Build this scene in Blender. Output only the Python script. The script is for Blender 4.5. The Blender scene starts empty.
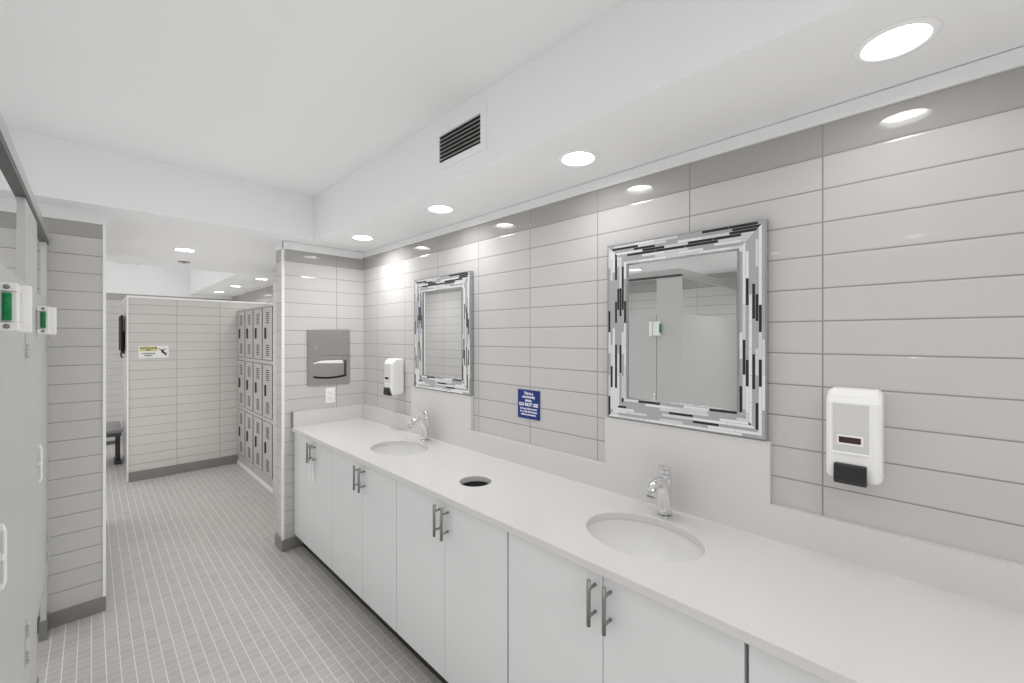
import bpy, bmesh, math, random
from mathutils import Vector, Matrix
R = math.radians
random.seed(7)
scn = bpy.context.scene
COL = scn.collection

# ------------------------------------------------------------------ constants (metres)
XW = 1.542          # vanity wall plane
YE = 3.215          # end wall / left pier plane
ZL = 2.180          # low ceiling
ZH = 2.475          # raised tray ceiling
ZC = 0.862          # counter top
YF = 5.88           # far partition
BAND0, BAND1 = 2.0405, 2.136
ROW = 0.0983
TW = 0.394
XS = -0.157         # aisle face of the toilet partition

# ------------------------------------------------------------------ materials
def new_mat(name):
    m = bpy.data.materials.new(name); m.use_nodes = True
    nt = m.node_tree
    return m, nt, nt.nodes['Principled BSDF']

def mat(name, col, rough=0.5, metal=0.0, spec=0.5, noise=0.0, nscale=40.0, bump=0.0, coat=0.0):
    m, nt, b = new_mat(name)
    b.inputs['Roughness'].default_value = rough
    b.inputs['Metallic'].default_value = metal
    b.inputs['Specular IOR Level'].default_value = spec
    b.inputs['Coat Weight'].default_value = coat
    tc = nt.nodes.new('ShaderNodeTexCoord')
    n = nt.nodes.new('ShaderNodeTexNoise'); n.inputs['Scale'].default_value = nscale
    n.inputs['Detail'].default_value = 3
    nt.links.new(tc.outputs['Object'], n.inputs['Vector'])
    r = nt.nodes.new('ShaderNodeValToRGB')
    c0 = [max(0, c * (1 - noise)) for c in col]; c1 = [min(1, c * (1 + noise)) for c in col]
    r.color_ramp.elements[0].position = 0.3; r.color_ramp.elements[1].position = 0.7
    r.color_ramp.elements[0].color = (*c0, 1); r.color_ramp.elements[1].color = (*c1, 1)
    nt.links.new(n.outputs['Fac'], r.inputs['Fac']); nt.links.new(r.outputs['Color'], b.inputs['Base Color'])
    if bump:
        bp = nt.nodes.new('ShaderNodeBump'); bp.inputs['Strength'].default_value = bump
        bp.inputs['Distance'].default_value = 0.002
        nt.links.new(n.outputs['Fac'], bp.inputs['Height']); nt.links.new(bp.outputs['Normal'], b.inputs['Normal'])
    return m

def emis(name, strength, col=(1, 1, 1)):
    m, nt, b = new_mat(name)
    b.inputs['Base Color'].default_value = (0.9, 0.9, 0.9, 1)
    b.inputs['Emission Color'].default_value = (*col, 1)
    b.inputs['Emission Strength'].default_value = strength
    return m

def tile_mat(name, axis, u0, base, grout, band=None, w=TW, h=ROW, v0=BAND0, mortar=0.0022,
             rough=0.035, var=0.015, pillow=0.007, pillow_d=0.0010, wav=0.010):
    """axis: 'x','y' (wall running that way, v = z) or 'f' (floor, u=x v=y)"""
    m, nt, b = new_mat(name)
    N, L = nt.nodes, nt.links
    tc = N.new('ShaderNodeTexCoord'); s = N.new('ShaderNodeSeparateXYZ'); L.new(tc.outputs['Object'], s.inputs[0])
    def add(sock, v):
        a = N.new('ShaderNodeMath'); a.operation = 'ADD'; L.new(sock, a.inputs[0]); a.inputs[1].default_value = v; return a.outputs[0]
    fs = 2.0 if axis == 'f' else 1.0
    us, vs = {'x': ('X', 'Z'), 'y': ('Y', 'Z'), 'f': ('X', 'Y')}[axis]
    u = add(s.outputs[us], -u0 + 60 * w); v = add(s.outputs[vs], -v0 + 160 * h)
    if fs != 1.0:
        q = N.new('ShaderNodeMath'); q.operation = 'MULTIPLY'; L.new(v, q.inputs[0]); q.inputs[1].default_value = fs; v = q.outputs[0]
    c = N.new('ShaderNodeCombineXYZ'); L.new(u, c.inputs[0]); L.new(v, c.inputs[1])
    def brick(ms, smooth):
        k = N.new('ShaderNodeTexBrick'); L.new(c.outputs[0], k.inputs['Vector'])
        k.offset = 0.0; k.offset_frequency = 2; k.squash = 1.0
        k.inputs['Scale'].default_value = 1.0; k.inputs['Brick Width'].default_value = w
        k.inputs['Row Height'].default_value = h; k.inputs['Mortar Size'].default_value = ms
        k.inputs['Mortar Smooth'].default_value = smooth; k.inputs['Bias'].default_value = 0
        return k
    k = brick(mortar, 0.15)
    k.inputs['Color1'].default_value = (*[x * (1 - var) for x in base], 1)
    k.inputs['Color2'].default_value = (*[min(1, x * (1 + var)) for x in base], 1)
    k.inputs['Mortar'].default_value = (*grout, 1)
    col = k.outputs['Color']
    if band:
        kb = brick(mortar, 0.15)
        kb.inputs['Color1'].default_value = (*band, 1); kb.inputs['Color2'].default_value = (*band, 1)
        kb.inputs['Mortar'].default_value = (*grout, 1)
        g = N.new('ShaderNodeMath'); g.operation = 'GREATER_THAN'; L.new(s.outputs['Z'], g.inputs[0]); g.inputs[1].default_value = BAND0
        mx = N.new('ShaderNodeMix'); mx.data_type = 'RGBA'
        L.new(g.outputs[0], mx.inputs['Factor']); L.new(col, mx.inputs[6]); L.new(kb.outputs['Color'], mx.inputs[7]); col = mx.outputs[2]
    L.new(col, b.inputs['Base Color'])
    # roughness: grout is matt
    rr = N.new('ShaderNodeMapRange'); L.new(k.outputs['Fac'], rr.inputs['Value'])
    rr.inputs['To Min'].default_value = rough; rr.inputs['To Max'].default_value = 0.7
    L.new(rr.outputs[0], b.inputs['Roughness'])
    # pillowed edges and slight waviness
    kp = brick(pillow, 1.0)
    inv = N.new('ShaderNodeMath'); inv.operation = 'SUBTRACT'; inv.inputs[0].default_value = 1; L.new(kp.outputs['Fac'], inv.inputs[1])
    bp = N.new('ShaderNodeBump'); bp.inputs['Distance'].default_value = pillow_d; bp.inputs['Strength'].default_value = 0.8
    L.new(inv.outputs[0], bp.inputs['Height'])
    nz = N.new('ShaderNodeTexNoise'); nz.inputs['Scale'].default_value = 7; nz.inputs['Detail'].default_value = 1
    L.new(tc.outputs['Object'], nz.inputs['Vector'])
    b2 = N.new('ShaderNodeBump'); b2.inputs['Distance'].default_value = 0.004; b2.inputs['Strength'].default_value = wav
    L.new(nz.outputs['Fac'], b2.inputs['Height']); L.new(bp.outputs['Normal'], b2.inputs['Normal'])
    L.new(b2.outputs['Normal'], b.inputs['Normal'])
    return m

def mosaic_mat(name):
    m, nt, b = new_mat(name); N, L = nt.nodes, nt.links
    uv = N.new('ShaderNodeTexCoord')
    k = N.new('ShaderNodeTexBrick'); L.new(uv.outputs['UV'], k.inputs['Vector'])
    k.offset = 0.41; k.offset_frequency = 2; k.squash = 1.3; k.squash_frequency = 3
    k.inputs['Scale'].default_value = 1; k.inputs['Brick Width'].default_value = 0.088
    k.inputs['Row Height'].default_value = 0.082 / 8; k.inputs['Mortar Size'].default_value = 0.0006
    k.inputs['Color1'].default_value = (0, 0, 0, 1); k.inputs['Color2'].default_value = (1, 1, 1, 1)
    k.inputs['Mortar'].default_value = (0.45, 0.45, 0.45, 1)
    r = N.new('ShaderNodeValToRGB'); r.color_ramp.interpolation = 'CONSTANT'
    e = r.color_ramp.elements
    e[0].position = 0; e[0].color = (0.78, 0.78, 0.78, 1)
    e[1].position = 0.26; e[1].color = (0.40, 0.41, 0.42, 1)
    for p, c in ((0.46, 0.66), (0.62, 0.40), (0.78, 0.03)):
        x = e.new(p); x.color = (c, c, c * 1.03, 1)
    L.new(k.outputs['Color'], r.inputs['Fac']); L.new(r.outputs['Color'], b.inputs['Base Color'])
    b.inputs['Roughness'].default_value = 0.18; b.inputs['Metallic'].default_value = 0.15
    return m

TILE = (0.54, 0.53, 0.52); GROUT = (0.27, 0.262, 0.254); BAND = (0.375, 0.365, 0.35)
M = {}
M['tile_y'] = tile_mat('gloss tile along y', 'y', 0.227, TILE, GROUT, BAND)
M['tile_x'] = tile_mat('gloss tile along x', 'x', 1.325, TILE, GROUT, BAND)
M['tile_far'] = tile_mat('far partition tile', 'x', 0.275, (0.60, 0.585, 0.56), GROUT, rough=0.22)
M['tile_fy'] = tile_mat('far partition side tile', 'y', YF, (0.60, 0.585, 0.56), GROUT, rough=0.22)
M['floor'] = tile_mat('mosaic floor', 'f', 0.002, (0.425, 0.413, 0.399), (0.66, 0.645, 0.63), w=0.0473, h=0.0946, v0=0.0,
                      mortar=0.0021, rough=0.42, var=0.055, pillow=0.004, pillow_d=0.0006, wav=0.0)
M['base'] = mat('grey base tile', (0.235, 0.226, 0.215), 0.4, noise=0.04)
M['paint'] = mat('white ceiling paint', (0.82, 0.825, 0.83), 0.6, noise=0.004, nscale=3, spec=0.3)
M['gloss_white'] = mat('white gloss trim', (0.86, 0.86, 0.855), 0.25, noise=0.004)
M['quartz'] = mat('speckled white quartz', (0.64, 0.628, 0.613), 0.16, noise=0.035, nscale=240, spec=0.5)
M['quartz_edge'] = M['quartz']
M['lam'] = mat('white laminate', (0.685, 0.69, 0.695), 0.35, noise=0.006, nscale=6)
M['carcass'] = mat('grey cabinet side', (0.25, 0.25, 0.25), 0.6, noise=0.02)
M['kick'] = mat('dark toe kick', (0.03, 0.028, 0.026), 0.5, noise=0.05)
M['steel'] = mat('brushed steel', (0.47, 0.46, 0.44), 0.34, metal=0.85, noise=0.03, nscale=90)
M['nickel'] = mat('satin nickel', (0.34, 0.335, 0.325), 0.35, metal=0.8, noise=0.02)
M['chrome'] = mat('polished chrome', (0.84, 0.84, 0.86), 0.06, metal=1.0, noise=0.005)
M['mirror'] = mat('silvered mirror', (0.90, 0.91, 0.905), 0.0, metal=1.0, noise=0.0)
M['mosaic'] = mosaic_mat('mosaic glass strips')
M['silver'] = mat('silver frame edge', (0.52, 0.53, 0.54), 0.25, metal=0.9, noise=0.02)
M['ceramic'] = mat('white porcelain', (0.73, 0.725, 0.71), 0.08, noise=0.004, coat=0.3)
M['plastic'] = mat('white plastic', (0.85, 0.845, 0.83), 0.28, noise=0.004)
M['plastic2'] = mat('pale grey plastic', (0.62, 0.615, 0.60), 0.35, noise=0.006)
M['darkplastic'] = mat('charcoal plastic', (0.022, 0.023, 0.027), 0.35, noise=0.05)
M['smoke'] = mat('dark red window', (0.045, 0.022, 0.018), 0.1, noise=0.1)
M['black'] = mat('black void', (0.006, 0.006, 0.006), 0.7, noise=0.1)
M['panel'] = mat('grey partition laminate', (0.50, 0.505, 0.50), 0.38, noise=0.008, nscale=8)
M['panel_edge'] = mat('partition edge', (0.44, 0.44, 0.43), 0.4, noise=0.01)
M['alu'] = mat('anodised aluminium', (0.55, 0.55, 0.54), 0.3, metal=0.7, noise=0.02)
M['alu_dark'] = mat('dark channel', (0.09, 0.09, 0.09), 0.4, metal=0.3, noise=0.05)
M['green'] = mat('green vial', (0.0, 0.20, 0.065), 0.25, noise=0.35, nscale=120)
M['locker'] = mat('grey locker steel', (0.46, 0.455, 0.44), 0.38, noise=0.01)
M['locker_gap'] = mat('dark locker frame', (0.06, 0.058, 0.055), 0.5, noise=0.03)  # shade in the gaps beside the doors, put into the colour
M['slot'] = mat('dark louvre slot', (0.05, 0.05, 0.05), 0.6, noise=0.05)
M['blue'] = mat('blue sign plastic', (0.010, 0.030, 0.19), 0.3, noise=0.02)
M['white_ink'] = mat('white ink', (0.9, 0.9, 0.92), 0.5, noise=0.0)
M['sign_white'] = mat('white sign face', (0.82, 0.82, 0.80), 0.4, noise=0.01)
M['yellow'] = mat('yellow sign header', (0.62, 0.60, 0.30), 0.4, noise=0.02)
M['ink'] = mat('black ink', (0.012, 0.012, 0.012), 0.5, noise=0.05)
M['bench'] = mat('slate bench top', (0.20, 0.20, 0.21), 0.3, noise=0.05)
M['bench_dark'] = mat('dark bench metal', (0.06, 0.06, 0.068), 0.4, noise=0.05)
M['lens'] = emis('lamp lens', 56.0, (1.0, 0.995, 0.99))
for k_, s_ in (('lens_near', 29.0), ('lens_mid', 92.0), ('lens_far', 185.0), ('lens_pass', 180.0), ('lens_stall', 85.0), ('lens_tray', 150.0)):
    M[k_] = emis('lamp ' + k_, s_, (1.0, 0.995, 0.99))
M['can'] = mat('white lamp baffle', (0.88, 0.88, 0.88), 0.4, noise=0.0)

# ------------------------------------------------------------------ mesh helpers
def BM(): return bmesh.new()

def box(bm, x0, x1, y0, y1, z0, z1, mi=0):
    vs = [bm.verts.new((x, y, z)) for x in (x0, x1) for y in (y0, y1) for z in (z0, z1)]
    for f in ((0, 1, 3, 2), (4, 6, 7, 5), (0, 4, 5, 1), (2, 3, 7, 6), (0, 2, 6, 4), (1, 5, 7, 3)):
        bm.faces.new([vs[i] for i in f]).material_index = mi

def prism(bm, pts, axis, a0, a1, mi=0):
    """extrude 2-D polygon pts along axis. axis x: pts=(y,z); y: pts=(x,z); z: pts=(x,y)"""
    def P(p, a):
        return {'x': (a, p[0], p[1]), 'y': (p[0], a, p[1]), 'z': (p[0], p[1], a)}[axis]
    A = [bm.verts.new(P(p, a0)) for p in pts]; B = [bm.verts.new(P(p, a1)) for p in pts]
    bm.faces.new(A).material_index = mi; bm.faces.new(B[::-1]).material_index = mi
    n = len(pts)
    for i in range(n):
        bm.faces.new((A[i], B[i], B[(i + 1) % n], A[(i + 1) % n])).material_index = mi

def tube(bm, pts, rads, seg=14, caps=True, mi=0, squash=None):
    """swept tube through pts with per-point radius; squash=(direction, factor) flattens the section"""
    pts = [Vector(p) for p in pts]
    if not hasattr(rads, '__len__'): rads = [rads] * len(pts)
    rings = []; up = None
    for i, p in enumerate(pts):
        t = (pts[min(i + 1, len(pts) - 1)] - pts[max(i - 1, 0)]).normalized()
        if up is None:
            up = t.orthogonal().normalized()
        else:
            up = (up - t * up.dot(t)).normalized()
        s = t.cross(up)
        ring = []
        for k in range(seg):
            a = 2 * math.pi * k / seg
            o = (up * math.cos(a) + s * math.sin(a)) * rads[i]
            if squash:
                d = Vector(squash[0]); d = (d - t * d.dot(t))
                if d.length > 1e-6:
                    d.normalize(); o = o - d * o.dot(d) * (1 - squash[1])
            ring.append(bm.verts.new(p + o))
        rings.append(ring)
    for a, b in zip(rings, rings[1:]):
        for k in range(seg):
            f = bm.faces.new((a[k], a[(k + 1) % seg], b[(k + 1) % seg], b[k])); f.smooth = True; f.material_index = mi
    if caps:
        bm.faces.new(rings[0][::-1]).material_index = mi; bm.faces.new(rings[-1]).material_index = mi

def lathe(bm, prof, c=(0, 0, 0), seg=40, sx=1, sy=1, mi=0, smooth=True, close=False):
    """prof: list of (r,z)"""
    rings = []
    for r, z in prof:
        if r < 1e-6:
            rings.append([bm.verts.new((c[0], c[1], c[2] + z))])
        else:
            rings.append([bm.verts.new((c[0] + sx * r * math.cos(2 * math.pi * k / seg), c[1] + sy * r * math.sin(2 * math.pi * k / seg), c[2] + z)) for k in range(seg)])
    pairs = list(zip(rings, rings[1:]))
    if close: pairs.append((rings[-1], rings[0]))
    for a, b in pairs:
        for k in range(seg):
            k2 = (k + 1) % seg
            if len(a) == 1 and len(b) == 1: continue
            if len(a) == 1: f = bm.faces.new((a[0], b[k2], b[k]))
            elif len(b) == 1: f = bm.faces.new((a[k], a[k2], b[0]))
            else: f = bm.faces.new((a[k], a[k2], b[k2], b[k]))
            f.smooth = smooth; f.material_index = mi

def loc_of(o):
    v = Vector((0, 0, 0))
    while o: v += o.location; o = o.parent
    return v

def obj(name, bm, m, parent=None, bevel=0, bseg=2, sub=0, label=None, at=None, smooth=False):
    """ONE mesh object. Coordinates in bm are world metres; re-based on the parent or on `at`."""
    bmesh.ops.recalc_face_normals(bm, faces=bm.faces)
    me = bpy.data.meshes.new(name)
    base = loc_of(parent) if parent else Vector(at or (0, 0, 0))
    bm.to_mesh(me); bm.free()
    me.transform(Matrix.Translation(-base))
    o = bpy.data.objects.new(name, me); COL.objects.link(o)
    for x in (m if isinstance(m, (list, tuple)) else [m]): me.materials.append(x)
    if parent: o.parent = parent
    else: o.location = base
    if bevel:
        b = o.modifiers.new('bevel', 'BEVEL'); b.width = bevel; b.segments = bseg; b.limit_method = 'ANGLE'; b.angle_limit = R(40)
        b.harden_normals = False
    if sub:
        s = o.modifiers.new('sub', 'SUBSURF'); s.levels = sub; s.render_levels = sub
    if smooth:
        for p in me.polygons: p.use_smooth = True
    if label: o['label'] = label
    return o

def tag(o, label, cat, group=None):
    o['label'] = label; o['category'] = cat
    if group: o['group'] = group
    return o

def thing(name, loc, label, cat, group=None):
    o = bpy.data.objects.new(name, None); COL.objects.link(o); o.location = loc; o.empty_display_size = 0.05
    return tag(o, label, cat, group)

def struct(name, bm, m, **k):
    o = obj(name, bm, m, **k); o['kind'] = 'structure'; return o

def dup(root, loc, label, name=None):
    r = root.copy(); COL.objects.link(r); r.location = loc; r['label'] = label
    def rec(src, dst):
        for ch in list(src.children):
            c = ch.copy(); COL.objects.link(c); c.parent = dst; rec(ch, c)
    rec(root, r)
    return r

def carve(o, cutters):
    """apply boolean differences, return nothing (cutter bmeshes are consumed)"""
    tmp = []
    for i, bm in enumerate(cutters):
        bmesh.ops.recalc_face_normals(bm, faces=bm.faces)
        me = bpy.data.meshes.new('cut'); bm.to_mesh(me); bm.free()
        c = bpy.data.objects.new('cut', me); COL.objects.link(c); tmp.append(c)
        md = o.modifiers.new('cut%d' % i, 'BOOLEAN'); md.operation = 'DIFFERENCE'; md.object = c; md.solver = 'EXACT'
    bpy.context.view_layer.update()
    dg = bpy.context.evaluated_depsgraph_get()
    me = bpy.data.meshes.new_from_object(o.evaluated_get(dg))
    o.modifiers.clear()
    old = o.data; o.data = me; me.name = old.name
    for c in tmp:
        d = c.data; bpy.data.objects.remove(c); bpy.data.meshes.remove(d)
    bpy.data.meshes.remove(old)

def cyl(x, y, z0, z1, r, seg=40, ry=None):
    bm = BM()
    prism(bm, [(x + r * math.cos(2 * math.pi * k / seg), y + (ry or r) * math.sin(2 * math.pi * k / seg)) for k in range(seg)], 'z', z0, z1)
    return bm

def text_mesh(name, s, size, m, parent, origin, ux, uy, depth=0.0008, bold=0.0, align='CENTER', sx=1.0):
    """lettering on a plane: origin (world), ux/uy = reading and up directions"""
    cu = bpy.data.curves.new(name, 'FONT'); cu.body = s; cu.size = size; cu.align_x = align; cu.align_y = 'CENTER'
    cu.extrude = depth; cu.offset = bold; cu.resolution_u = 3
    t = bpy.data.objects.new(name, cu); COL.objects.link(t)
    bpy.context.view_layer.update()
    me = bpy.data.meshes.new_from_object(t.evaluated_get(bpy.context.evaluated_depsgraph_get()))
    bpy.data.objects.remove(t); bpy.data.curves.remove(cu)
    ux, uy = Vector(ux), Vector(uy); uz = ux.cross(uy)
    mt = Matrix((( ux.x, uy.x, uz.x, origin[0]), (ux.y, uy.y, uz.y, origin[1]), (ux.z, uy.z, uz.z, origin[2]), (0, 0, 0, 1))) @ Matrix.Diagonal((sx, 1, 1, 1))
    me.transform(mt)
    bm = BM(); bm.from_mesh(me); bpy.data.meshes.remove(me)
    return bm

def merge(dst, src):
    me = bpy.data.meshes.new('t'); src.to_mesh(me); src.free(); dst.from_mesh(me); bpy.data.meshes.remove(me)

# ------------------------------------------------------------------ THE ROOM
XL = -1.62; YB = -2.3; YR = 8.3; XLB = 1.68
bm = BM(); box(bm, XL - .1, XLB + .1, YB - .1, YR + .1, -0.1, 0); struct('floor', bm, M['floor'])
bm = BM(); box(bm, XW, XW + .12, YB, YE + .155, 0, ZL); struct('wall_right', bm, M['tile_y'])
bm = BM(); box(bm, 0.95, XW, YE, YE + .155, 0, ZL); pier = struct('wall_end', bm, [M['tile_x'], M['tile_y']])
for p in pier.data.polygons:
    if abs(p.normal.x) > .5: p.material_index = 1
bm = BM(); box(bm, XL, 0.052, YE, 4.75, 0, ZL); wl = struct('wall_left_pier', bm, [M['tile_x'], M['tile_y']])
for p in wl.data.polygons:
    if abs(p.normal.x) > .5: p.material_index = 1
bm = BM(); box(bm, XL - .1, XL, YB, YR, 0, ZL); struct('wall_left', bm, M['tile_y'])
bm = BM(); box(bm, XL - .1, XLB, YB - .1, YB, 0, ZH); struct('wall_back', bm, M['tile_x'])
bm = BM(); box(bm, 1.236, XLB, YE + .155, 4.48, 0, ZL); o = struct('wall_locker_side', bm, [M['tile_far'], M['tile_fy']])
for p in o.data.polygons:
    if abs(p.normal.x) > .5: p.material_index = 1
bm = BM(); box(bm, XLB, XLB + .1, 4.48, YR, 0, ZL); struct('wall_locker_back', bm, M['tile_y'])
bm = BM(); box(bm, XL - .1, XLB + .1, YR, YR + .1, 0, BAND1); struct('wall_far', bm, M['tile_x'])
bm = BM(); box(bm, XL - .1, XLB + .1, YR - .006, YR + .1, BAND1, 2.9); struct('wall_far_bulkhead', bm, M['paint'])
# far partition (stops short of the ceiling), L shaped
bm = BM(); box(bm, 0.275, XLB, YF, YF + .12, 0, 1.915); o = struct('wall_partition', bm, [M['tile_far'], M['tile_fy']])
for p in o.data.polygons:
    if abs(p.normal.x) > .5: p.material_index = 1
bm = BM(); box(bm, 0.275, 0.395, YF + .12, 7.1, 0, 1.915); struct('wall_partition_return', bm, M['tile_fy'])
bm = BM(); box(bm, 0.262, XLB, YF - .008, YF + .128, 1.915, 1.935); box(bm, 0.262, 0.405, YF + .128, 7.11, 1.915, 1.935)
struct('trim_1', bm, M['gloss_white'], bevel=.002)

# ceilings: low soffits round a raised tray
lamps_r = [(1.305, y) for y in (0.057, 0.946, 1.834, 2.735)]
lamps_l = [(-0.80, y) for y in (0.08, 0.90, 2.10, 2.90)]
lamps_h = [(0.515, 4.094), (-1.0, 5.0)]
lamps_f = [(1.40, 5.5), (1.35, 6.5), (1.35, 7.5)]
lamps_b = [(-1.25, 5.9), (-1.25, 7.4)]
lamps_fill = [(0.30, -0.55), (0.30, -1.45)]  # unseen lamps, added to light the aisle from behind the camera
XT0, XT1, YT = -0.50, 1.095, 3.02
YT2 = 5.215
def soffit(name, x0, x1, y0, y1, lamps):
    bm = BM(); box(bm, x0, x1, y0, y1, ZL, 2.9)
    o = struct(name, bm, M['paint'])
    if lamps: carve(o, [cyl(x, y, ZL - .02, ZL + .055, .0595, 48) for x, y in lamps])
    return o
soffit('ceiling_soffit_right', XT1, XW + .14, YB, YT, lamps_r)
soffit('ceiling_soffit_left', XL - .1, XT0, YB, YT, lamps_l)
soffit('ceiling_header', XL - .1, XLB + .1, YT, YT2, lamps_h)
soffit('ceiling_soffit_far', 1.10, XLB + .1, YT2, YR, lamps_f)
soffit('ceiling_soffit_far_left', XL - .1, -0.9, YT2, YR, lamps_b)
bm = BM(); box(bm, XT0, XT1, YB, YT, ZH, 2.9); ceil = struct('ceiling', bm, M['paint'])
carve(ceil, [cyl(x, y, ZH - .02, ZH + .055, .0595, 48) for x, y in lamps_fill])
bm = BM(); box(bm, -0.9, 1.10, YT2, YR, 2.72, 2.9); struct('ceiling_tray_far', bm, M['paint'])
# plain white strip between tiles and ceiling
bm = BM()
box(bm, XW - .010, XW, YB, YE, BAND1, ZL - .0025); box(bm, 0.945, XW - .010, YE - .007, YE, BAND1 - .012, ZL - .0025); box(bm, 0.943, 0.95, YE - .007, YE + .155, BAND1 - .012, ZL)
box(bm, XL, 0.058, YE - .007, YE, BAND1 - .018, ZL); box(bm, 0.052, 0.058, YE, 4.75, BAND1 - .018, ZL)
struct('trim_2', bm, M['paint'])
# grey baseboards
bm = BM(); box(bm, 0.941, 1.075, YE - .009, YE, 0, .078); box(bm, 0.941, 0.95, YE, YE + .155, 0, .078); struct('baseboard_end', bm, M['base'], bevel=.002)
bm = BM(); box(bm, XL, 0.058, YE - .009, YE, 0, .078); box(bm, 0.052, 0.058, YE, 4.75, 0, .078); struct('baseboard_left', bm, M['base'], bevel=.002)
bm = BM(); box(bm, 0.275, 1.236, YF - .009, YF, 0, .10); struct('baseboard_far', bm, M['base'], bevel=.002)
# corner trims
bm = BM(); prism(bm, [(.9435, YE - .005), (.959, YE - .005), (.959, YE + .0005), (.9505, YE + .0005), (.9505, YE + .014), (.9435, YE + .014)], 'z', .078, BAND1); struct('trim_3', bm, M['gloss_white'], bevel=.001)
bm = BM(); prism(bm, [(.045, YE - .005), (.0585, YE - .005), (.0585, YE + .014), (.0515, YE + .014), (.0515, YE + .0005), (.045, YE + .0005)], 'z', .078, BAND1); struct('trim_4', bm, M['gloss_white'], bevel=.001)
bm = BM(); box(bm, 0.262, 0.2745, YF - .012, YF - .0003, .10, 1.915); box(bm, 0.262, 0.2745, YF, YF + .02, 0, 1.915); struct('trim_5', bm, M['gloss_white'], bevel=.001)

# ------------------------------------------------------------------ downlights
def lamp_proto(x, y, label, group):
    t = thing('recessed_light', (x, y, ZL), label, 'ceiling light', group)
    bm = BM(); lathe(bm, [(.0590, .0005), (.0590, -.003), (.064, -.0045), (.0755, -.003), (.077, .0005)], (x, y, ZL), 56, close=True)
    obj('trim_ring', bm, M['can'], t)
    bm = BM(); lathe(bm, [(.0588, -.002), (.0588, .0), (.0550, .021), (.0588, .021)], (x, y, ZL), 56, close=True)
    obj('baffle', bm, M['can'], t)
    bm = BM(); lathe(bm, [(0, .016), (.0556, .016), (.0556, .022), (0, .022)], (x, y, ZL), 48, smooth=False)
    obj('lens', bm, M['lens'], t)
    return t
G1 = 'downlights in the soffit over the vanity'
names_r = ['large round downlight at top right, nearest above the right soap dispenser',
           'round downlight in the soffit above the larger near mirror',
           'round downlight in the soffit between the vent and the far mirror',
           'smallest soffit downlight, in the corner by the towel dispenser']
proto = lamp_proto(*lamps_r[0], names_r[0], G1)
def relens(t, m):
    for c in t.children:
        if c.name.startswith('lens'):
            c.data = c.data.copy(); c.data.materials[0] = M[m]
for i, (p, n) in enumerate(zip(lamps_r[1:], names_r[1:])):
    d = dup(proto, (*p, ZL), n)
    if i: relens(d, ('', 'lens_mid', 'lens_far')[i])
def more(ps, labels, group, m=None, z=ZL):
    for p, n in zip(ps, labels):
        d = dup(proto, (*p, z), n); d['group'] = group
        if m: relens(d, m)
more(lamps_l, ['round downlight over the toilet stalls, %s' % w for w in ('level with the right soap dispenser', 'level with the near mirror', 'above the first stall door', 'above the second stall door')], 'downlights over the stalls', 'lens_stall')
more(lamps_h, ['round downlight in the low grey ceiling of the passage', 'round downlight hidden round the corner left of the passage'], 'downlights in the passage ceiling', 'lens_pass')
more(lamps_f, ['round downlight in the soffit just over the lockers', 'round downlight in the soffit just behind the far partition', 'round downlight in the soffit at the far end of the bench room'], 'downlights in the far soffit')
more(lamps_b, ['round downlight in the left soffit near the passage corner', 'round downlight in the left soffit by the far wall'], 'downlights left of the bench', 'lens_pass')
more(lamps_fill, ['round downlight in the high ceiling just behind the camera', 'round downlight in the high ceiling near the back wall'], 'downlights in the high ceiling', 'lens_tray', ZH)
relens(proto, 'lens_near')

# ------------------------------------------------------------------ ceiling fitting + supply vent
bm = BM(); lathe(bm, [(0, 0), (.045, 0), (.042, -.006), (.018, -.009), (.011, -.016), (0, -.016)], (.59, 4.74, ZL), 28)
tag(obj('ceiling_fitting', bm, M['steel'], at=(.59, 4.74, ZL)), 'small dark round fitting on the passage ceiling behind its downlight', 'ceiling fitting')
bm = BM(); box(bm, .17, .33, 5.12, 5.20, ZL - .012, ZL)
tag(obj('ceiling_plate', bm, M['gloss_white'], at=(.25, 5.16, ZL), bevel=.002), 'thin white plate on the edge of the passage ceiling', 'ceiling plate')
vy0, vy1, vz0, vz1 = 1.265, 1.540, 2.272, 2.392
v = thing('air_vent', (XT1, (vy0 + vy1) / 2, vz0), 'white louvred air vent grille in the side of the soffit', 'vent')
bm = BM()
for a in ((vy0 - .034, vy0, vz0 - .030, vz1 + .030), (vy1, vy1 + .034, vz0 - .030, vz1 + .030), (vy0, vy1, vz0 - .030, vz0), (vy0, vy1, vz1, vz1 + .030)):
    box(bm, XT1 - .004, XT1, *a)
obj('vent_frame', bm, M['paint'], v)
bm = BM(); box(bm, XT1 - .0012, XT1 - .0002, vy0, vy1, vz0, vz1); obj('vent_back', bm, M['black'], v)
pit = (vz1 - vz0) / 7
for i in range(7):
    z = vz0 + pit * (i + .62)
    bm = BM(); prism(bm, [(XT1 - .0015, z + .002), (XT1 - .008, z - .0045), (XT1 - .0095, z - .0035), (XT1 - .0025, z + .0075), (XT1 - .0015, z + .0075)], 'y', vy0, vy1)
    obj('louvre', bm, M['alu'], v)

# ------------------------------------------------------------------ VANITY
Y0V = -0.47; Y1V = YE - .002
SINKS = [(1.262, 0.662), (1.262, 2.178)]
HOLE = (1.207, 1.432)
bm = BM(); box(bm, 1.003, XW - .0005, Y0V, Y1V, ZC - .026, ZC)
ct = obj('countertop', bm, M['quartz'])
carve(ct, [cyl(x, y, ZC - .1, ZC + .1, .148, 72, .190) for x, y in SINKS] + [cyl(*HOLE, ZC - .1, ZC + .1, .070, 56)])
b = ct.modifiers.new('bevel', 'BEVEL'); b.width = .0025; b.segments = 2; b.limit_method = 'ANGLE'; b.angle_limit = R(50)
tag(ct, 'long white speckled quartz countertop along the tiled wall', 'countertop')
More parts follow.
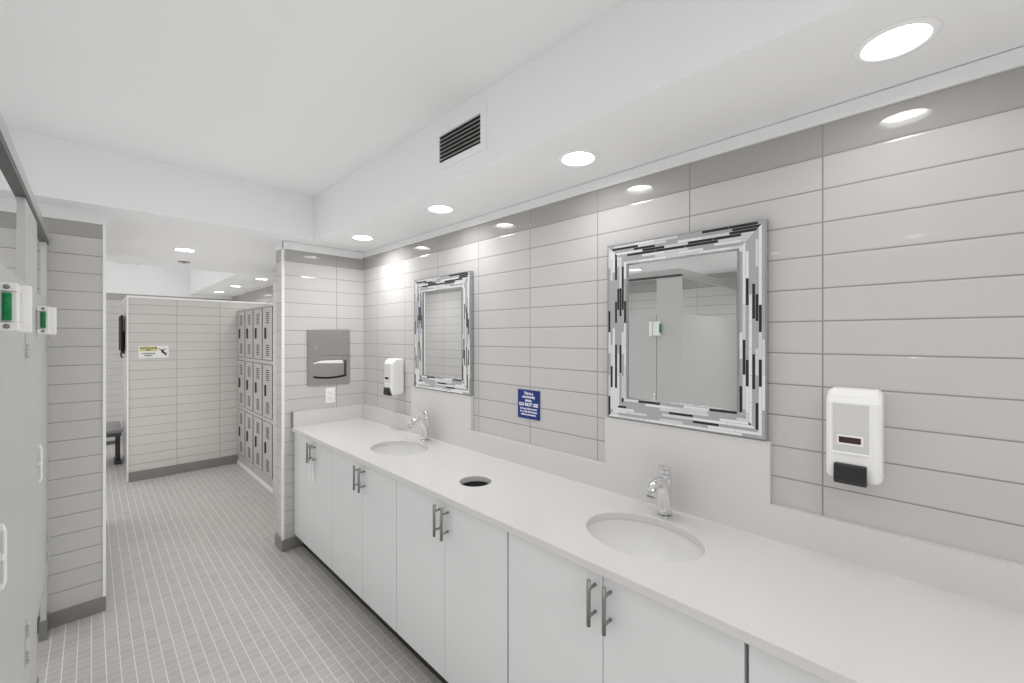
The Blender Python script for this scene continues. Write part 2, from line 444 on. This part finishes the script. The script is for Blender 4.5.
# raised backsplash outline
zs, zr = .969, 1.168
pts = [(Y0V, ZC), (Y1V, ZC), (Y1V, zs), (2.475, zs), (2.475, zr), (1.845, zr), (1.845, zs), (.966, zs), (.966, zr), (.360, zr), (.360, zs), (Y0V, zs)]
bm = BM(); prism(bm, pts, 'x', XW - .021, XW - .0005)
obj('backsplash', bm, M['quartz'], ct)
bm = BM(); box(bm, 1.012, XW - .0215, YE - .020, YE - .0005, ZC, zs); obj('side_splash', bm, M['quartz'], ct)
bm = BM(); box(bm, 1.006, 1.0118, YE - .021, YE - .0005, ZC + .001, zs + .006); obj('splash_edge_trim', bm, M['nickel'], ct, label='grey metal edge strip')

def pull(bm_y, parent, x=0.986, z0=.690, z1=.819):
    bm = BM(); tube(bm, [(x, bm_y, z0), (x, bm_y, z1)], .006, 14)
    for z in (z0 + .026, z1 - .026): tube(bm, [(x, bm_y, z), (1.02, bm_y, z)], .0045, 10)
    o = obj('handle', bm, M['nickel'], parent); return o

def cabinet(ya, yb, label, gapa=.002, gapb=.002, mid=None, hd=.025):
    """ya<yb"""
    mid = mid or (ya + yb) / 2
    t = thing('vanity_cabinet', (1.06, (ya + yb) / 2, 0), label, 'cabinet', 'white cabinets under the vanity counter')
    bm = BM()
    box(bm, 1.039, 1.50, ya + .0005, ya + .016, .1, ZC - .0265); box(bm, 1.039, 1.50, yb - .016, yb - .0005, .1, ZC - .0265)
    box(bm, 1.039, 1.50, ya + .016, yb - .016, .1, .118); box(bm, 1.485, 1.50, ya + .016, yb - .016, .118, ZC - .03)
    obj('carcass', bm, M['carcass'], t)
    for a, c, s in ((ya + gapa, mid - .0012, -1), (mid + .0012, yb - gapb, 1)):
        bm = BM(); box(bm, 1.020, 1.0385, a, c, .104, ZC - .0275)
        d = obj('door', bm, M['lam'], t, bevel=.001)
        pull(mid + s * hd, d)
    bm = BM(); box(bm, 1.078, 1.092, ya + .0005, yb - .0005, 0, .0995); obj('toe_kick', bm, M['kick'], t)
    return t
cabinet(2.540, 3.205, 'white two-door vanity cabinet at the far end, beside the tiled pier', mid=2.83)
cabinet(1.788, 2.540, 'white two-door vanity cabinet under the far sink', mid=2.14, hd=.028)
cabinet(1.037, 1.788, 'white two-door vanity cabinet under the round waste hole', gapa=.004, mid=1.405)
cabinet(0.286, 1.037, 'white two-door vanity cabinet under the near sink', gapa=.005, gapb=.004, mid=.654)
cabinet(-.465, 0.286, 'white vanity cabinet at the bottom right corner, cut off by the frame', gapb=.004)
# white strap on the far cabinet's handle
bm = BM()
pts = [(.9965 + .0185 * math.sin(2 * math.pi * k / 24), 2.804 + .013 * math.sin(2 * math.pi * k / 24), .645 + .078 * math.cos(2 * math.pi * k / 24)) for k in range(25)]
tube(bm, pts, .0042, 8, caps=False)
tag(obj('strap', bm, M['plastic'], at=(.9965, 2.804, .56)), 'looped white strap hanging from the far cabinet handle', 'strap')

# sinks
def sink(x, y, label):
    t = thing('sink', (x, y, ZC - .19), label, 'sink', 'undermount oval sinks')
    bm = BM()
    prof = [(.185, -.0265), (.149, -.0265), (.149, -.030), (.1475, -.045), (.140, -.080), (.118, -.118), (.080, -.142), (.040, -.151), (.021, -.153), (.021, -.160), (.04, -.160), (.085, -.150), (.125, -.126), (.150, -.085), (.158, -.045), (.185, -.035)]
    lathe(bm, [(r / .149 * .151, z) for r, z in prof], (x, y, ZC), 72, 1.0, 1.27, close=True)
    obj('bowl', bm, M['ceramic'], t)
    bm = BM(); lathe(bm, [(0, -.156), (.010, -.1545), (.016, -.152), (.0205, -.151), (.0235, -.1525), (.0205, -.158), (0, -.158)], (x, y, ZC), 28)
    obj('drain', bm, M['chrome'], t)
    return t
s1 = sink(*SINKS[0], 'oval white undermount sink below the larger near mirror')
dup(s1, (*SINKS[1], ZC - .19), 'oval white undermount sink below the far mirror')

# faucets
def faucet(x, y, label):
    z = ZC
    t = thing('faucet', (x, y, z), label, 'faucet', 'chrome faucets')
    P = lambda a, h, b=0: (x + a * 1.04, y + b, z + h * 1.10)
    bm = BM()
    lathe(bm, [(0, 0), (.027, 0), (.0275, .004), (.025, .007)], (x, y, z), 32)
    cp = [(0, .004), (-.001, .03), (-.004, .06), (-.011, .088), (-.024, .110), (-.043, .122), (-.064, .124), (-.083, .116), (-.097, .102), (-.104, .090)]
    tube(bm, [P(a, h) for a, h in cp], [.0250, .0238, .0228, .0215, .0198, .0182, .0172, .0165, .016, .0158], 24)
    obj('spout', bm, M['chrome'], t)
    bm = BM(); tube(bm, [P(-.1035, .091), P(-.1060, .086)], [.0135, .0130], 20); obj('aerator', bm, M['nickel'], t)
    bm = BM(); tube(bm, [P(.012, .045), P(.012, .09), P(.010, .118), P(.006, .136)], [.012, .0175, .0185, .0185], 24); obj('valve_body', bm, M['chrome'], t)
    bm = BM()
    tube(bm, [P(.0055, .137), P(.0035, .146), P(.002, .156), P(.001, .1635), P(.0005, .167)], [.0190, .0198, .0192, .0150, .0060], 24)
    tube(bm, [P(.004, .157), P(-.014, .165), P(-.032, .171), P(-.050, .179), P(-.057, .184)], [.0120, .0105, .0085, .0075, .0045], 16, squash=((0, 0, 1), .5))
    obj('lever', bm, M['chrome'], t)
    return t
f1 = faucet(1.450, .672, 'chrome single-lever faucet behind the near sink')
dup(f1, (1.462, 2.215, ZC), 'chrome single-lever faucet behind the far sink')

# round waste hole
t = thing('waste_chute', (*HOLE, ZC - .2), 'round waste hole with dark grey liner in the counter between the sinks', 'waste chute')
bm = BM(); lathe(bm, [(.0760, -.0265), (.0760, -.19), (.0690, -.19), (.0690, -.0265)], (*HOLE, ZC), 56, close=True); obj('liner', bm, M['black'], t)  # black colour paints in the darkness inside the hole
bm = BM(); lathe(bm, [(0, -.070), (.0688, -.070), (.0688, -.075), (0, -.075)], (*HOLE, ZC), 40); obj('flap', bm, M['black'], t, label='black inside of the hole')  # black disc stands in for the unlit depth of the hole

# ------------------------------------------------------------------ mirrors
def mirror(yc, label, w=.583, z0=1.1705, z1=1.879, fw=.083):
    xf = XW - .024; xi = XW - .017; xb = XW - .0008
    t = thing('framed_mirror', (XW, yc, z0), label, 'mirror', 'mosaic framed wall mirrors')
    ya, yb = yc - w / 2, yc + w / 2
    bm = BM(); uvl = bm.loops.layers.uv.new('UVMap')
    e = .004
    O = [(ya + e, z0 + e), (yb - e, z0 + e), (yb - e, z1 - e), (ya + e, z1 - e)]
    I = [(ya + fw, z0 + fw), (yb - fw, z0 + fw), (yb - fw, z1 - fw), (ya + fw, z1 - fw)]
    for i in range(4):
        j = (i + 1) % 4
        vs = [bm.verts.new((xf, *O[i])), bm.verts.new((xf, *O[j])), bm.verts.new((xi, *I[j])), bm.verts.new((xi, *I[i]))]
        f = bm.faces.new(vs)
        ln = (Vector(O[j]) - Vector(O[i])).length
        off = 3.137 * i
        for lp, uv in zip(f.loops, ((0, 0), (ln, 0), (ln - fw, fw), (fw, fw))): lp[uvl].uv = (uv[0] + off, uv[1] + .0820 * 11 * i)
    o = obj('mosaic_frame', bm, M['mosaic'], t)
    # solidify so the frame has real thickness
    sd = o.modifiers.new('solid', 'SOLIDIFY'); sd.thickness = .006; sd.offset = -1
    bm = BM()
    for i in range(4):
        j = (i + 1) % 4
        Oo = [(ya, z0), (yb, z0), (yb, z1), (ya, z1)]
        A = [bm.verts.new((x, *p)) for x in (xb, xf - .001) for p in (Oo[i], Oo[j])]
        B = [bm.verts.new((x, *p)) for x in (xb, xf - .001) for p in (O[i], O[j])]
        for q in ((A[0], A[1], A[3], A[2]), (B[0], B[2], B[3], B[1]), (A[2], A[3], B[3], B[2]), (A[0], B[0], B[1], A[1])): bm.faces.new(q)
    obj('frame_edge', bm, M['silver'], t)
    bm = BM(); n = .006
    for i in range(4):
        j = (i + 1) % 4
        J = [(ya + fw + n, z0 + fw + n), (yb - fw - n, z0 + fw + n), (yb - fw - n, z1 - fw - n), (ya + fw + n, z1 - fw - n)]
        vs = [bm.verts.new((xi - .0015, *I[i])), bm.verts.new((xi - .0015, *I[j])), bm.verts.new((xi + .006, *J[j])), bm.verts.new((xi + .006, *J[i]))]
        bm.faces.new(vs)
    o = obj('inner_lip', bm, M['silver'], t); sd = o.modifiers.new('solid', 'SOLIDIFY'); sd.thickness = .003; sd.offset = -1
    bm = BM(); box(bm, XW - .012, XW - .006, ya + fw - .004, yb - fw + .004, z0 + fw - .004, z1 - fw + .004)
    obj('mirror_glass', bm, M['mirror'], t)
    return t
m1 = mirror(.6595, 'larger-looking near mirror with mosaic strip frame, above the near sink')
dup(m1, (XW, 2.137, 1.1705), 'far mirror with mosaic strip frame, between soap dispenser and blue sign')

# ------------------------------------------------------------------ soap dispensers
def soap(yc, label, z0=1.108):
    t = thing('soap_dispenser', (XW, yc, z0), label, 'soap dispenser', 'white wall soap dispensers')
    w = .0595; h = .250; xo = XW - .0005; xf = XW - .098
    bm = BM()
    prism(bm, [(xo, z0), (xf + .010, z0), (xf, z0 + .04), (xf, z0 + h - .034), (xf + .008, z0 + h - .016), (xf + .030, z0 + h), (xo, z0 + h)], 'y', yc - w, yc + w)
    body = obj('body', bm, M['plastic'], t, bevel=.017, bseg=5)
    bm = BM(); box(bm, xf - .0022, xf + .004, yc - .034, yc + .043, z0 + .082, z0 + h - .037); p = obj('front_panel', bm, M['plastic2'], t, bevel=.002)
    bm = BM(); box(bm, xf - .006, xf, yc - .036, yc + .044, z0 + .0765, z0 + .0825); obj('rib', bm, M['plastic'], p, bevel=.002)
    bm = BM(); box(bm, xf - .0042, xf - .001, yc - .023, yc + .033, z0 + .101, z0 + .128); obj('window_bezel', bm, M['plastic'], p, bevel=.004)
    bm = BM(); box(bm, xf - .0056, xf - .003, yc - .018, yc + .029, z0 + .107, z0 + .1235); obj('window', bm, M['smoke'], p, bevel=.003, label='dark red level window')
    bm = BM(); prism(bm, [(xf + .012, z0 + .052), (xf - .010, z0 + .050), (xf - .014, z0 + .008), (xf - .008, z0 - .004), (xf + .02, z0 - .004)], 'y', yc - .030, yc + .040)
    obj('push_bar', bm, M['darkplastic'], t, bevel=.004, bseg=3, label='charcoal push bar')
    return t
d1 = soap(.1475, 'white soap dispenser on the wall right of the near mirror')
dup(d1, (XW, 2.648, 1.104), 'white soap dispenser in the corner left of the far mirror')

# ------------------------------------------------------------------ blue notice
t = thing('wall_sign', (XW, 1.4165, 1.095), 'small blue notice with white lettering on the tiles between the mirrors', 'sign')
bm = BM(); box(bm, XW - .004, XW - .0005, 1.343, 1.490, 1.095, 1.238); obj('sign_board', bm, M['blue'], t)
ux, uy = (0, -1, 0), (0, 0, 1); xs = XW - .0042
bl = BM()
for s, zz, sz, bo, sx in (('This is a', 1.2205, .0190, .0006, 1), ('community', 1.2035, .0190, .0006, 1), ('space.', 1.1865, .0190, .0006, 1), ('DO NOT USE', 1.1645, .0230, .0009, .92),
                  ('hair dye, bleach, steam', 1.1445, .0130, .0004, .94), ('etc. in this shared space', 1.1300, .0130, .0004, .92), ('without permission.', 1.1155, .0130, .0004, .98)):
    merge(bl, text_mesh('t', s, sz, None, None, (xs, 1.4165, zz), ux, uy, .0003, bo, sx=sx))
obj('lettering', bl, M['white_ink'], t, label='white lettering')

# ------------------------------------------------------------------ towel dispenser + outlet on end wall
x0, x1, z0, z1 = 1.112, 1.427, 1.146, 1.560; yf = YE - .006
t = thing('paper_towel_dispenser', ((x0 + x1) / 2, YE, z0), 'stainless steel paper towel dispenser on the tiled end wall', 'towel dispenser')
sx0, sx1, sz0, sz1 = 1.152, 1.398, 1.196, 1.322
bm = BM()
box(bm, x0, x1, yf - .004, YE - .0005, sz1 + .042, z1)          # upper door leaf
o = obj('upper_door', bm, M['steel'], t, bevel=.002)
bm = BM(); lathe(bm, [(0, 0), (.011, 0), (.011, .004), (0, .005)], (0, 0, 0), 20)
bmesh.ops.rotate(bm, verts=bm.verts, cent=(0, 0, 0), matrix=Matrix.Rotation(R(90), 3, 'X')); bmesh.ops.translate(bm, verts=bm.verts, vec=(1.166, yf - .004, 1.425))
obj('lock', bm, M['chrome'], o)
bm = BM(); yb_ = YE - .0005
# lower frame with an opening whose lips are slightly curved
n = 12
top = [(sx0 + (sx1 - sx0) * k / n, sz1 + .004 - .010 * math.sin(math.pi * k / n) * -1) for k in range(n + 1)]
bot = [(sx0 + (sx1 - sx0) * k / n, sz0 - .012 * math.sin(math.pi * k / n) + .004) for k in range(n + 1)]
prism(bm, [(x0, sz1 + .039)] + [(x0, sz1 + .0)] + [(sx0, top[0][1])] + top[1:] + [(x1, sz1), (x1, sz1 + .039)], 'y', yf - .004, yb_)
prism(bm, [(x0, z0), (x0, sz0)] + bot + [(x1, sz0), (x1, z0)], 'y', yf - .004, yb_)
box(bm, x0, sx0, yf - .004, yb_, sz0, sz1); box(bm, sx1, x1, yf - .004, yb_, sz0, sz1)
obj('lower_frame', bm, M['steel'], t, bevel=.0015)
bm = BM(); box(bm, sx0, sx1, YE - .0030, YE - .0006, sz0 - .01, sz1 + .012); obj('recess', bm, M['steel'], t)
bm = BM(); prism(bm, [(sx0 + .004, sz1 - .012), (sx0 + .004, sz1 - .020)] + [(sx0 + (sx1 - sx0) * k / n, sz1 - .016 + .004 * math.cos(math.pi * k / n)) for k in range(1, n)] + [(sx1 - .03, sz1 - .010), (sx1 - .03, sz1 + .006), (sx0 + .06, sz1 + .006)], 'y', yf - .002, YE - .0032)
obj('paper_towel', bm, M['plastic'], t, label='white edge of a paper towel')
bm = BM(); prism(bm, [(p[0], p[1] + .001) for p in bot] + [(p[0], p[1] + .016) for p in bot[::-1]], 'y', yf + .0005, YE - .0032); obj('slot', bm, M['black'], t, label='dark slot at the foot of the opening')
bm = BM(); box(bm, sx1 - .016, sx1, yf + .0005, YE - .0032, sz0 + .02, sz1); obj('slot_side', bm, M['slot'], t)

t = thing('wall_outlet', (1.277, YE, 1.005), 'white wall outlet plate under the towel dispenser', 'outlet')
bm = BM(); box(bm, 1.240, 1.314, YE - .006, YE - .0005, 1.005, 1.120); obj('plate', bm, M['plastic'], t, bevel=.003)
for z in (1.0415, 1.0835):
    bm = BM(); box(bm, 1.261, 1.293, YE - .0078, YE - .005, z - .015, z + .015); s = obj('socket', bm, M['plastic'], t, bevel=.003)
    bm = BM()
    for xx in (1.271, 1.283): box(bm, xx - .001, xx + .001, YE - .0081, YE - .0077, z - .003, z + .007)
    obj('slots', bm, M['slot'], s)

# ------------------------------------------------------------------ TOILET PARTITION
Yst = 1.36
t = thing('toilet_partition', (XS, 2.3, 0), 'pale grey toilet stall partition with two doors at the left edge', 'toilet partition')
th = .020
def pil(y0, y1):
    bm = BM(); box(bm, XS - th, XS, y0, y1, .0955, 1.975); o = obj('pilaster', bm, [M['panel'], M['panel_edge']], t, bevel=.0012)
    bm = BM(); box(bm, XS - th - .004, XS + .004, y0 - .003, y1 + .003, 0, .095); obj('shoe', bm, M['nickel'], o)
    return o
pil(Yst, 1.560)
pil(2.175, 2.610)
pil(3.110, YE - .0095)
def door(y0, y1, zb=.33):
    """y0 lock side (near), y1 hinge side (far)"""
    bm = BM(); box(bm, XS - th, XS, y0 + .004, y1 - .004, zb, 1.685); d = obj('door', bm, M['panel'], t, bevel=.0015)
    yl = y0
    zc = 1.572
    # latch housing standing proud of the panels: white body, side face with a green window
    bm = BM()
    hx = XS + .036
    box(bm, XS + .0003, hx, yl - .042, yl + .016, zc + .036, zc + .056); box(bm, XS + .0003, hx, yl - .042, yl + .016, zc - .056, zc - .036)
    box(bm, XS + .0003, hx - .001, yl - .034, yl + .016, zc - .036, zc + .036)
    obj('latch', bm, M['plastic'], d, bevel=.003, label='white latch housing')
    bm = BM(); box(bm, XS + .0003, XS + .053, yl + .020, yl + .040, zc - .060, zc + .056); obj('latch_keeper', bm, M['plastic'], d, bevel=.003, label='white keeper block')
    bm = BM(); tube(bm, [(XS + .0185, yl - .0375, zc - .032), (XS + .0185, yl - .0375, zc + .032)], .0078, 16); obj('indicator', bm, M['green'], d, label='green vacant indicator')
    for z in (zc + .046, zc - .046):
        bm = BM(); lathe(bm, [(0, 0), (.0055, 0), (.0055, .0015), (0, .002)], (0, 0, 0), 16)
        bmesh.ops.rotate(bm, verts=bm.verts, cent=(0, 0, 0), matrix=Matrix.Rotation(R(90), 3, 'X')); bmesh.ops.translate(bm, verts=bm.verts, vec=(XS + .0185, yl - .042, z))
        obj('screw', bm, M['nickel'], d)
    # pull handle
    yh = y0 + .014
    bm = BM(); tube(bm, [(XS, yh, .905), (XS + .008, yh, .905), (XS + .010, yh, .915), (XS + .010, yh, .975), (XS + .010, yh, 1.035), (XS + .008, yh, 1.045), (XS, yh, 1.045)], .0045, 12)
    for z in (.905, .975, 1.045): box(bm, XS, XS + .010, yh - .008, yh + .008, z - .007, z + .007)
    obj('pull_handle', bm, M['plastic'], d, bevel=.0015)
    for zz in (.46, 1.50):
        bm = BM()
        for k in (-1, 1): 
            for q in range(4): tube(bm, [(XS + .005, y1, zz + k * .045 - .024 + q * .0125), (XS + .005, y1, zz + k * .045 - .024 + q * .0125 + .009)], .0052, 10)
        box(bm, XS + .0003, XS + .0022, y1 - .02, y1 + .02, zz - .072, zz + .072)
        obj('hinge', bm, M['panel'], d)
    return d
door(1.560, 2.175)
door(2.610, 3.110)
# head rail: dark channel under a pale top
bm = BM(); box(bm, XS - .030, XS + .006, Yst, YE - .0075, 1.992, 2.036); hr = obj('head_rail', bm, M['alu'], t, bevel=.001)
bm = BM(); box(bm, XS - .024, XS + .004, Yst + .002, YE - .0075, 1.9755, 1.9918); obj('rail_channel', bm, M['alu_dark'], hr, label='dark channel under the rail')
bm = BM(); box(bm, XL + .0005, XS - .0305, Yst, Yst + .034, 1.975, 2.036); obj('side_rail', bm, M['alu'], t, bevel=.001)
bm = BM(); box(bm, XL + .0005, XS - th - .001, Yst + .004, Yst + .022, .30, 1.685); obj('side_panel', bm, M['panel'], t, bevel=.0012)
bm = BM(); box(bm, XL + .0005, XS - th - .001, 2.29, 2.308, .30, 1.685); obj('dividing_panel', bm, M['panel'], t, bevel=.0012)

# ------------------------------------------------------------------ LOCKERS
lx = 1.238; ly0 = 4.485; pw = .345
z_base = .035; z_door = .105
bm = BM(); box(bm, lx - .004, XLB - .001, ly0, YF - .010, 0, z_base); struct('trim_6', bm, M['gloss_white'], bevel=.003)
ztop = 1.825; hz = (ztop - z_door) / 3
def locker(yn, label):
    """column of three lockers, near edge yn"""
    t = thing('locker_column', (lx + .2, yn + pw / 2, z_base), label, 'locker', 'grey locker columns')
    bm = BM(); box(bm, lx + .020, XLB - .001, yn + .0008, yn + pw - .0008, z_base, ztop)
    c = obj('locker_body', bm, M['locker'], t)
    bm = BM(); 
    for k in range(3):
        za = z_door + k * hz
        box(bm, lx + .0175, lx + .0198, yn + .002, yn + pw - .002, za + .004, za + hz - .002)
    box(bm, lx + .0035, lx + .0174, yn + .0101, yn + .0312, z_door + .024, ztop - .024)  # dark strip paints the shadow line along the near edge of the doors
    obj('frame_gap', bm, M['locker_gap'], t)
    bm = BM()
    for a, b_ in ((yn + .001, yn + .010), (yn + pw - .014, yn + pw - .001)): box(bm, lx + .004, lx + .0197, a, b_, z_base, ztop)
    for k in range(4):
        za = z_door + k * hz
        box(bm, lx + .003, lx + .0197, yn + .010, yn + pw - .014, max(z_base, za - (.018 if k else .08)), min(ztop, za + .018))
    obj('face_frame', bm, M['locker'], t)
    for k in range(3):
        za = z_door + k * hz + .024; zb = z_door + (k + 1) * hz - .024
        ya, yb = yn + .032, yn + pw - .020
        bm = BM(); box(bm, lx, lx + .017, ya, yb, za, zb)
        d = obj('locker_door', bm, M['locker'], t, bevel=.0015)
        yc = (ya + yb) / 2
        bm = BM()
        for q in range(6):
            for base in (zb - .055, za + .045 + .1):
                z = base - q * .0200
                box(bm, lx - .0016, lx + .001, yc - .060, yc + .045, z - .0045, z + .0045)
        obj('vent_slots', bm, M['slot'], d)
        zh = (za + zb) / 2 + .005
        bm = BM(); box(bm, lx - .014, lx + .001, yc + .040, yc + .058, zh - .055, zh + .055); obj('handle', bm, M['slot'], d, bevel=.003, label='dark recessed handle')
    return t
l0 = locker(ly0 + .005, 'grey three-door locker column nearest the camera, by the passage pier')
for k, n in ((1, 'grey three-door locker column, second from the passage pier'), (2, 'grey three-door locker column, second from the far partition'), (3, 'grey three-door locker column against the far partition')):
    dup(l0, (lx + .2, ly0 + .005 + pw / 2 + k * pw, z_base), n)

# ------------------------------------------------------------------ caution sign on the far partition
sx0, sx1, sz0, sz1 = .352, .598, 1.282, 1.412; ys = YF - .004
t = thing('caution_sign', ((sx0 + sx1) / 2, YF, sz0), 'small white and yellow caution sign with a slipping figure on the far partition', 'sign')
bm = BM(); box(bm, sx0, sx1, ys, YF - .0005, sz0, sz1); obj('sign_board', bm, M['sign_white'], t)
bm = BM(); box(bm, sx0 + .008, sx0 + .150, ys - .0006, ys - .0001, sz1 - .058, sz1 - .006); obj('header', bm, M['yellow'], t, label='yellow header')
ux, uy = (1, 0, 0), (0, 0, 1)
bl = BM()
for s, zz, sz, sx in (('WATCH YOUR', sz1 - .026, .023, .92), ('STEP', sz1 - .046, .0185, 1.0), ('FLOOR MAY BE', sz0 + .048, .0165, .95), ('SLIPPERY', sz0 + .026, .0175, .95)):
    bl = BM(); merge(bl, text_mesh('t', s, sz, None, None, (sx0 + .079, ys - .0010, zz), ux, uy, .0003, .0006, sx=sx))
    obj('lettering', bl, M['ink'], t, label='black lettering')
bm = BM(); c = (sx0 + .195, sz0 + .066)
def limb(pts, r):
    tube(bm, [(c[0] + a, ys - .0012, c[1] + b) for a, b in pts], r, 10, squash=((0, 1, 0), .12))
limb([(-.006, .018), (.004, -.012)], .0095); limb([(.004, -.012), (.020, -.030), (.030, -.040)], .005); limb([(.004, -.006), (.022, -.012), (.034, -.026)], .0045)
limb([(-.006, .018), (-.020, .022), (-.034, .032)], .004); limb([(-.006, .018), (.012, .020), (.026, .028)], .004)
limb([(-.003, .030), (-.0029, .0301)], .0085)
obj('pictogram', bm, M['ink'], t, label='black figure slipping')

# ------------------------------------------------------------------ bench room beyond
t = thing('bench', (-.10, 6.75, 0), 'slate grey bench on dark metal legs seen through the narrow gap at left', 'bench')
bm = BM(); box(bm, -.75, .258, 6.60, 7.30, .405, .440); obj('bench_top', bm, M['bench'], t, bevel=.004)
bm = BM(); box(bm, -.74, .250, 6.61, 6.65, .365, .4045); obj('apron', bm, M['bench_dark'], t)
for x in (-.62, .205):
    bm = BM(); box(bm, x, x + .045, 6.92, 6.98, .0305, .4045); box(bm, x - .012, x + .052, 6.80, 7.10, 0, .03)
    obj('leg', bm, M['bench_dark'], t, bevel=.003)
bm = BM(); box(bm, -.5745, .2045, 6.93, 6.97, .22, .26); obj('stretcher', bm, M['bench'], t)
# tall thin black panel, seen edge on
t = thing('wall_panel', (.274, 6.8, 1.35), 'thin black panel seen edge-on, mounted high on the partition side in the gap', 'wall panel')
bm = BM(); box(bm, .240, .256, 6.46, 7.05, 1.345, 1.755); obj('screen', bm, M['black'], t, bevel=.004)
bm = BM(); box(bm, .2562, .2740, 6.62, 6.70, 1.31, 1.57); tube(bm, [(.248, 6.5, 1.35), (.238, 6.5, 1.31), (.248, 6.5, 1.27), (.262, 6.5, 1.285)], .008, 8); obj('bracket', bm, M['darkplastic'], t)

# ------------------------------------------------------------------ world (the rooms are enclosed), view, camera
w = bpy.data.worlds.new('world'); scn.world = w; w.use_nodes = True
w.node_tree.nodes['Background'].inputs[0].default_value = (0.8, 0.85, 0.9, 1); w.node_tree.nodes['Background'].inputs[1].default_value = 0.3

V1, V2, HY = 91.0, 930.0, 337.5
f = math.sqrt((512 - V1) * (V2 - 512)); th_ = math.atan2(512 - V1, f)
cam = bpy.data.cameras.new('camera'); co = bpy.data.objects.new('camera', cam); COL.objects.link(co)
cam.sensor_fit = 'HORIZONTAL'; cam.sensor_width = 36; cam.lens = 36 * f / 1024
cam.shift_y = -(341.5 - HY) / 1024; cam.clip_start = .01
co.location = (0, 0, 1.5); co.rotation_euler = (R(90), 0, -th_)
scn.camera = co
scn.view_settings.view_transform = 'Standard'; scn.view_settings.look = 'None'
scn.view_settings.gamma = 1; scn.view_settings.use_curve_mapping = False
scn.view_settings.exposure = 0.0
scn.cycles.max_bounces = 16; scn.cycles.diffuse_bounces = 10; scn.cycles.glossy_bounces = 8
scn.cycles.use_denoising = True
# ambient term of the renderer: the soft fill of the many bounces and blended exposures
scn.cycles.use_fast_gi = True; scn.cycles.fast_gi_method = 'ADD'
w.light_settings.ao_factor = 0.297; w.light_settings.distance = 0.5
scn.cycles.sample_clamp_indirect = 4.0
scn.cycles.caustics_reflective = False; scn.cycles.caustics_refractive = False
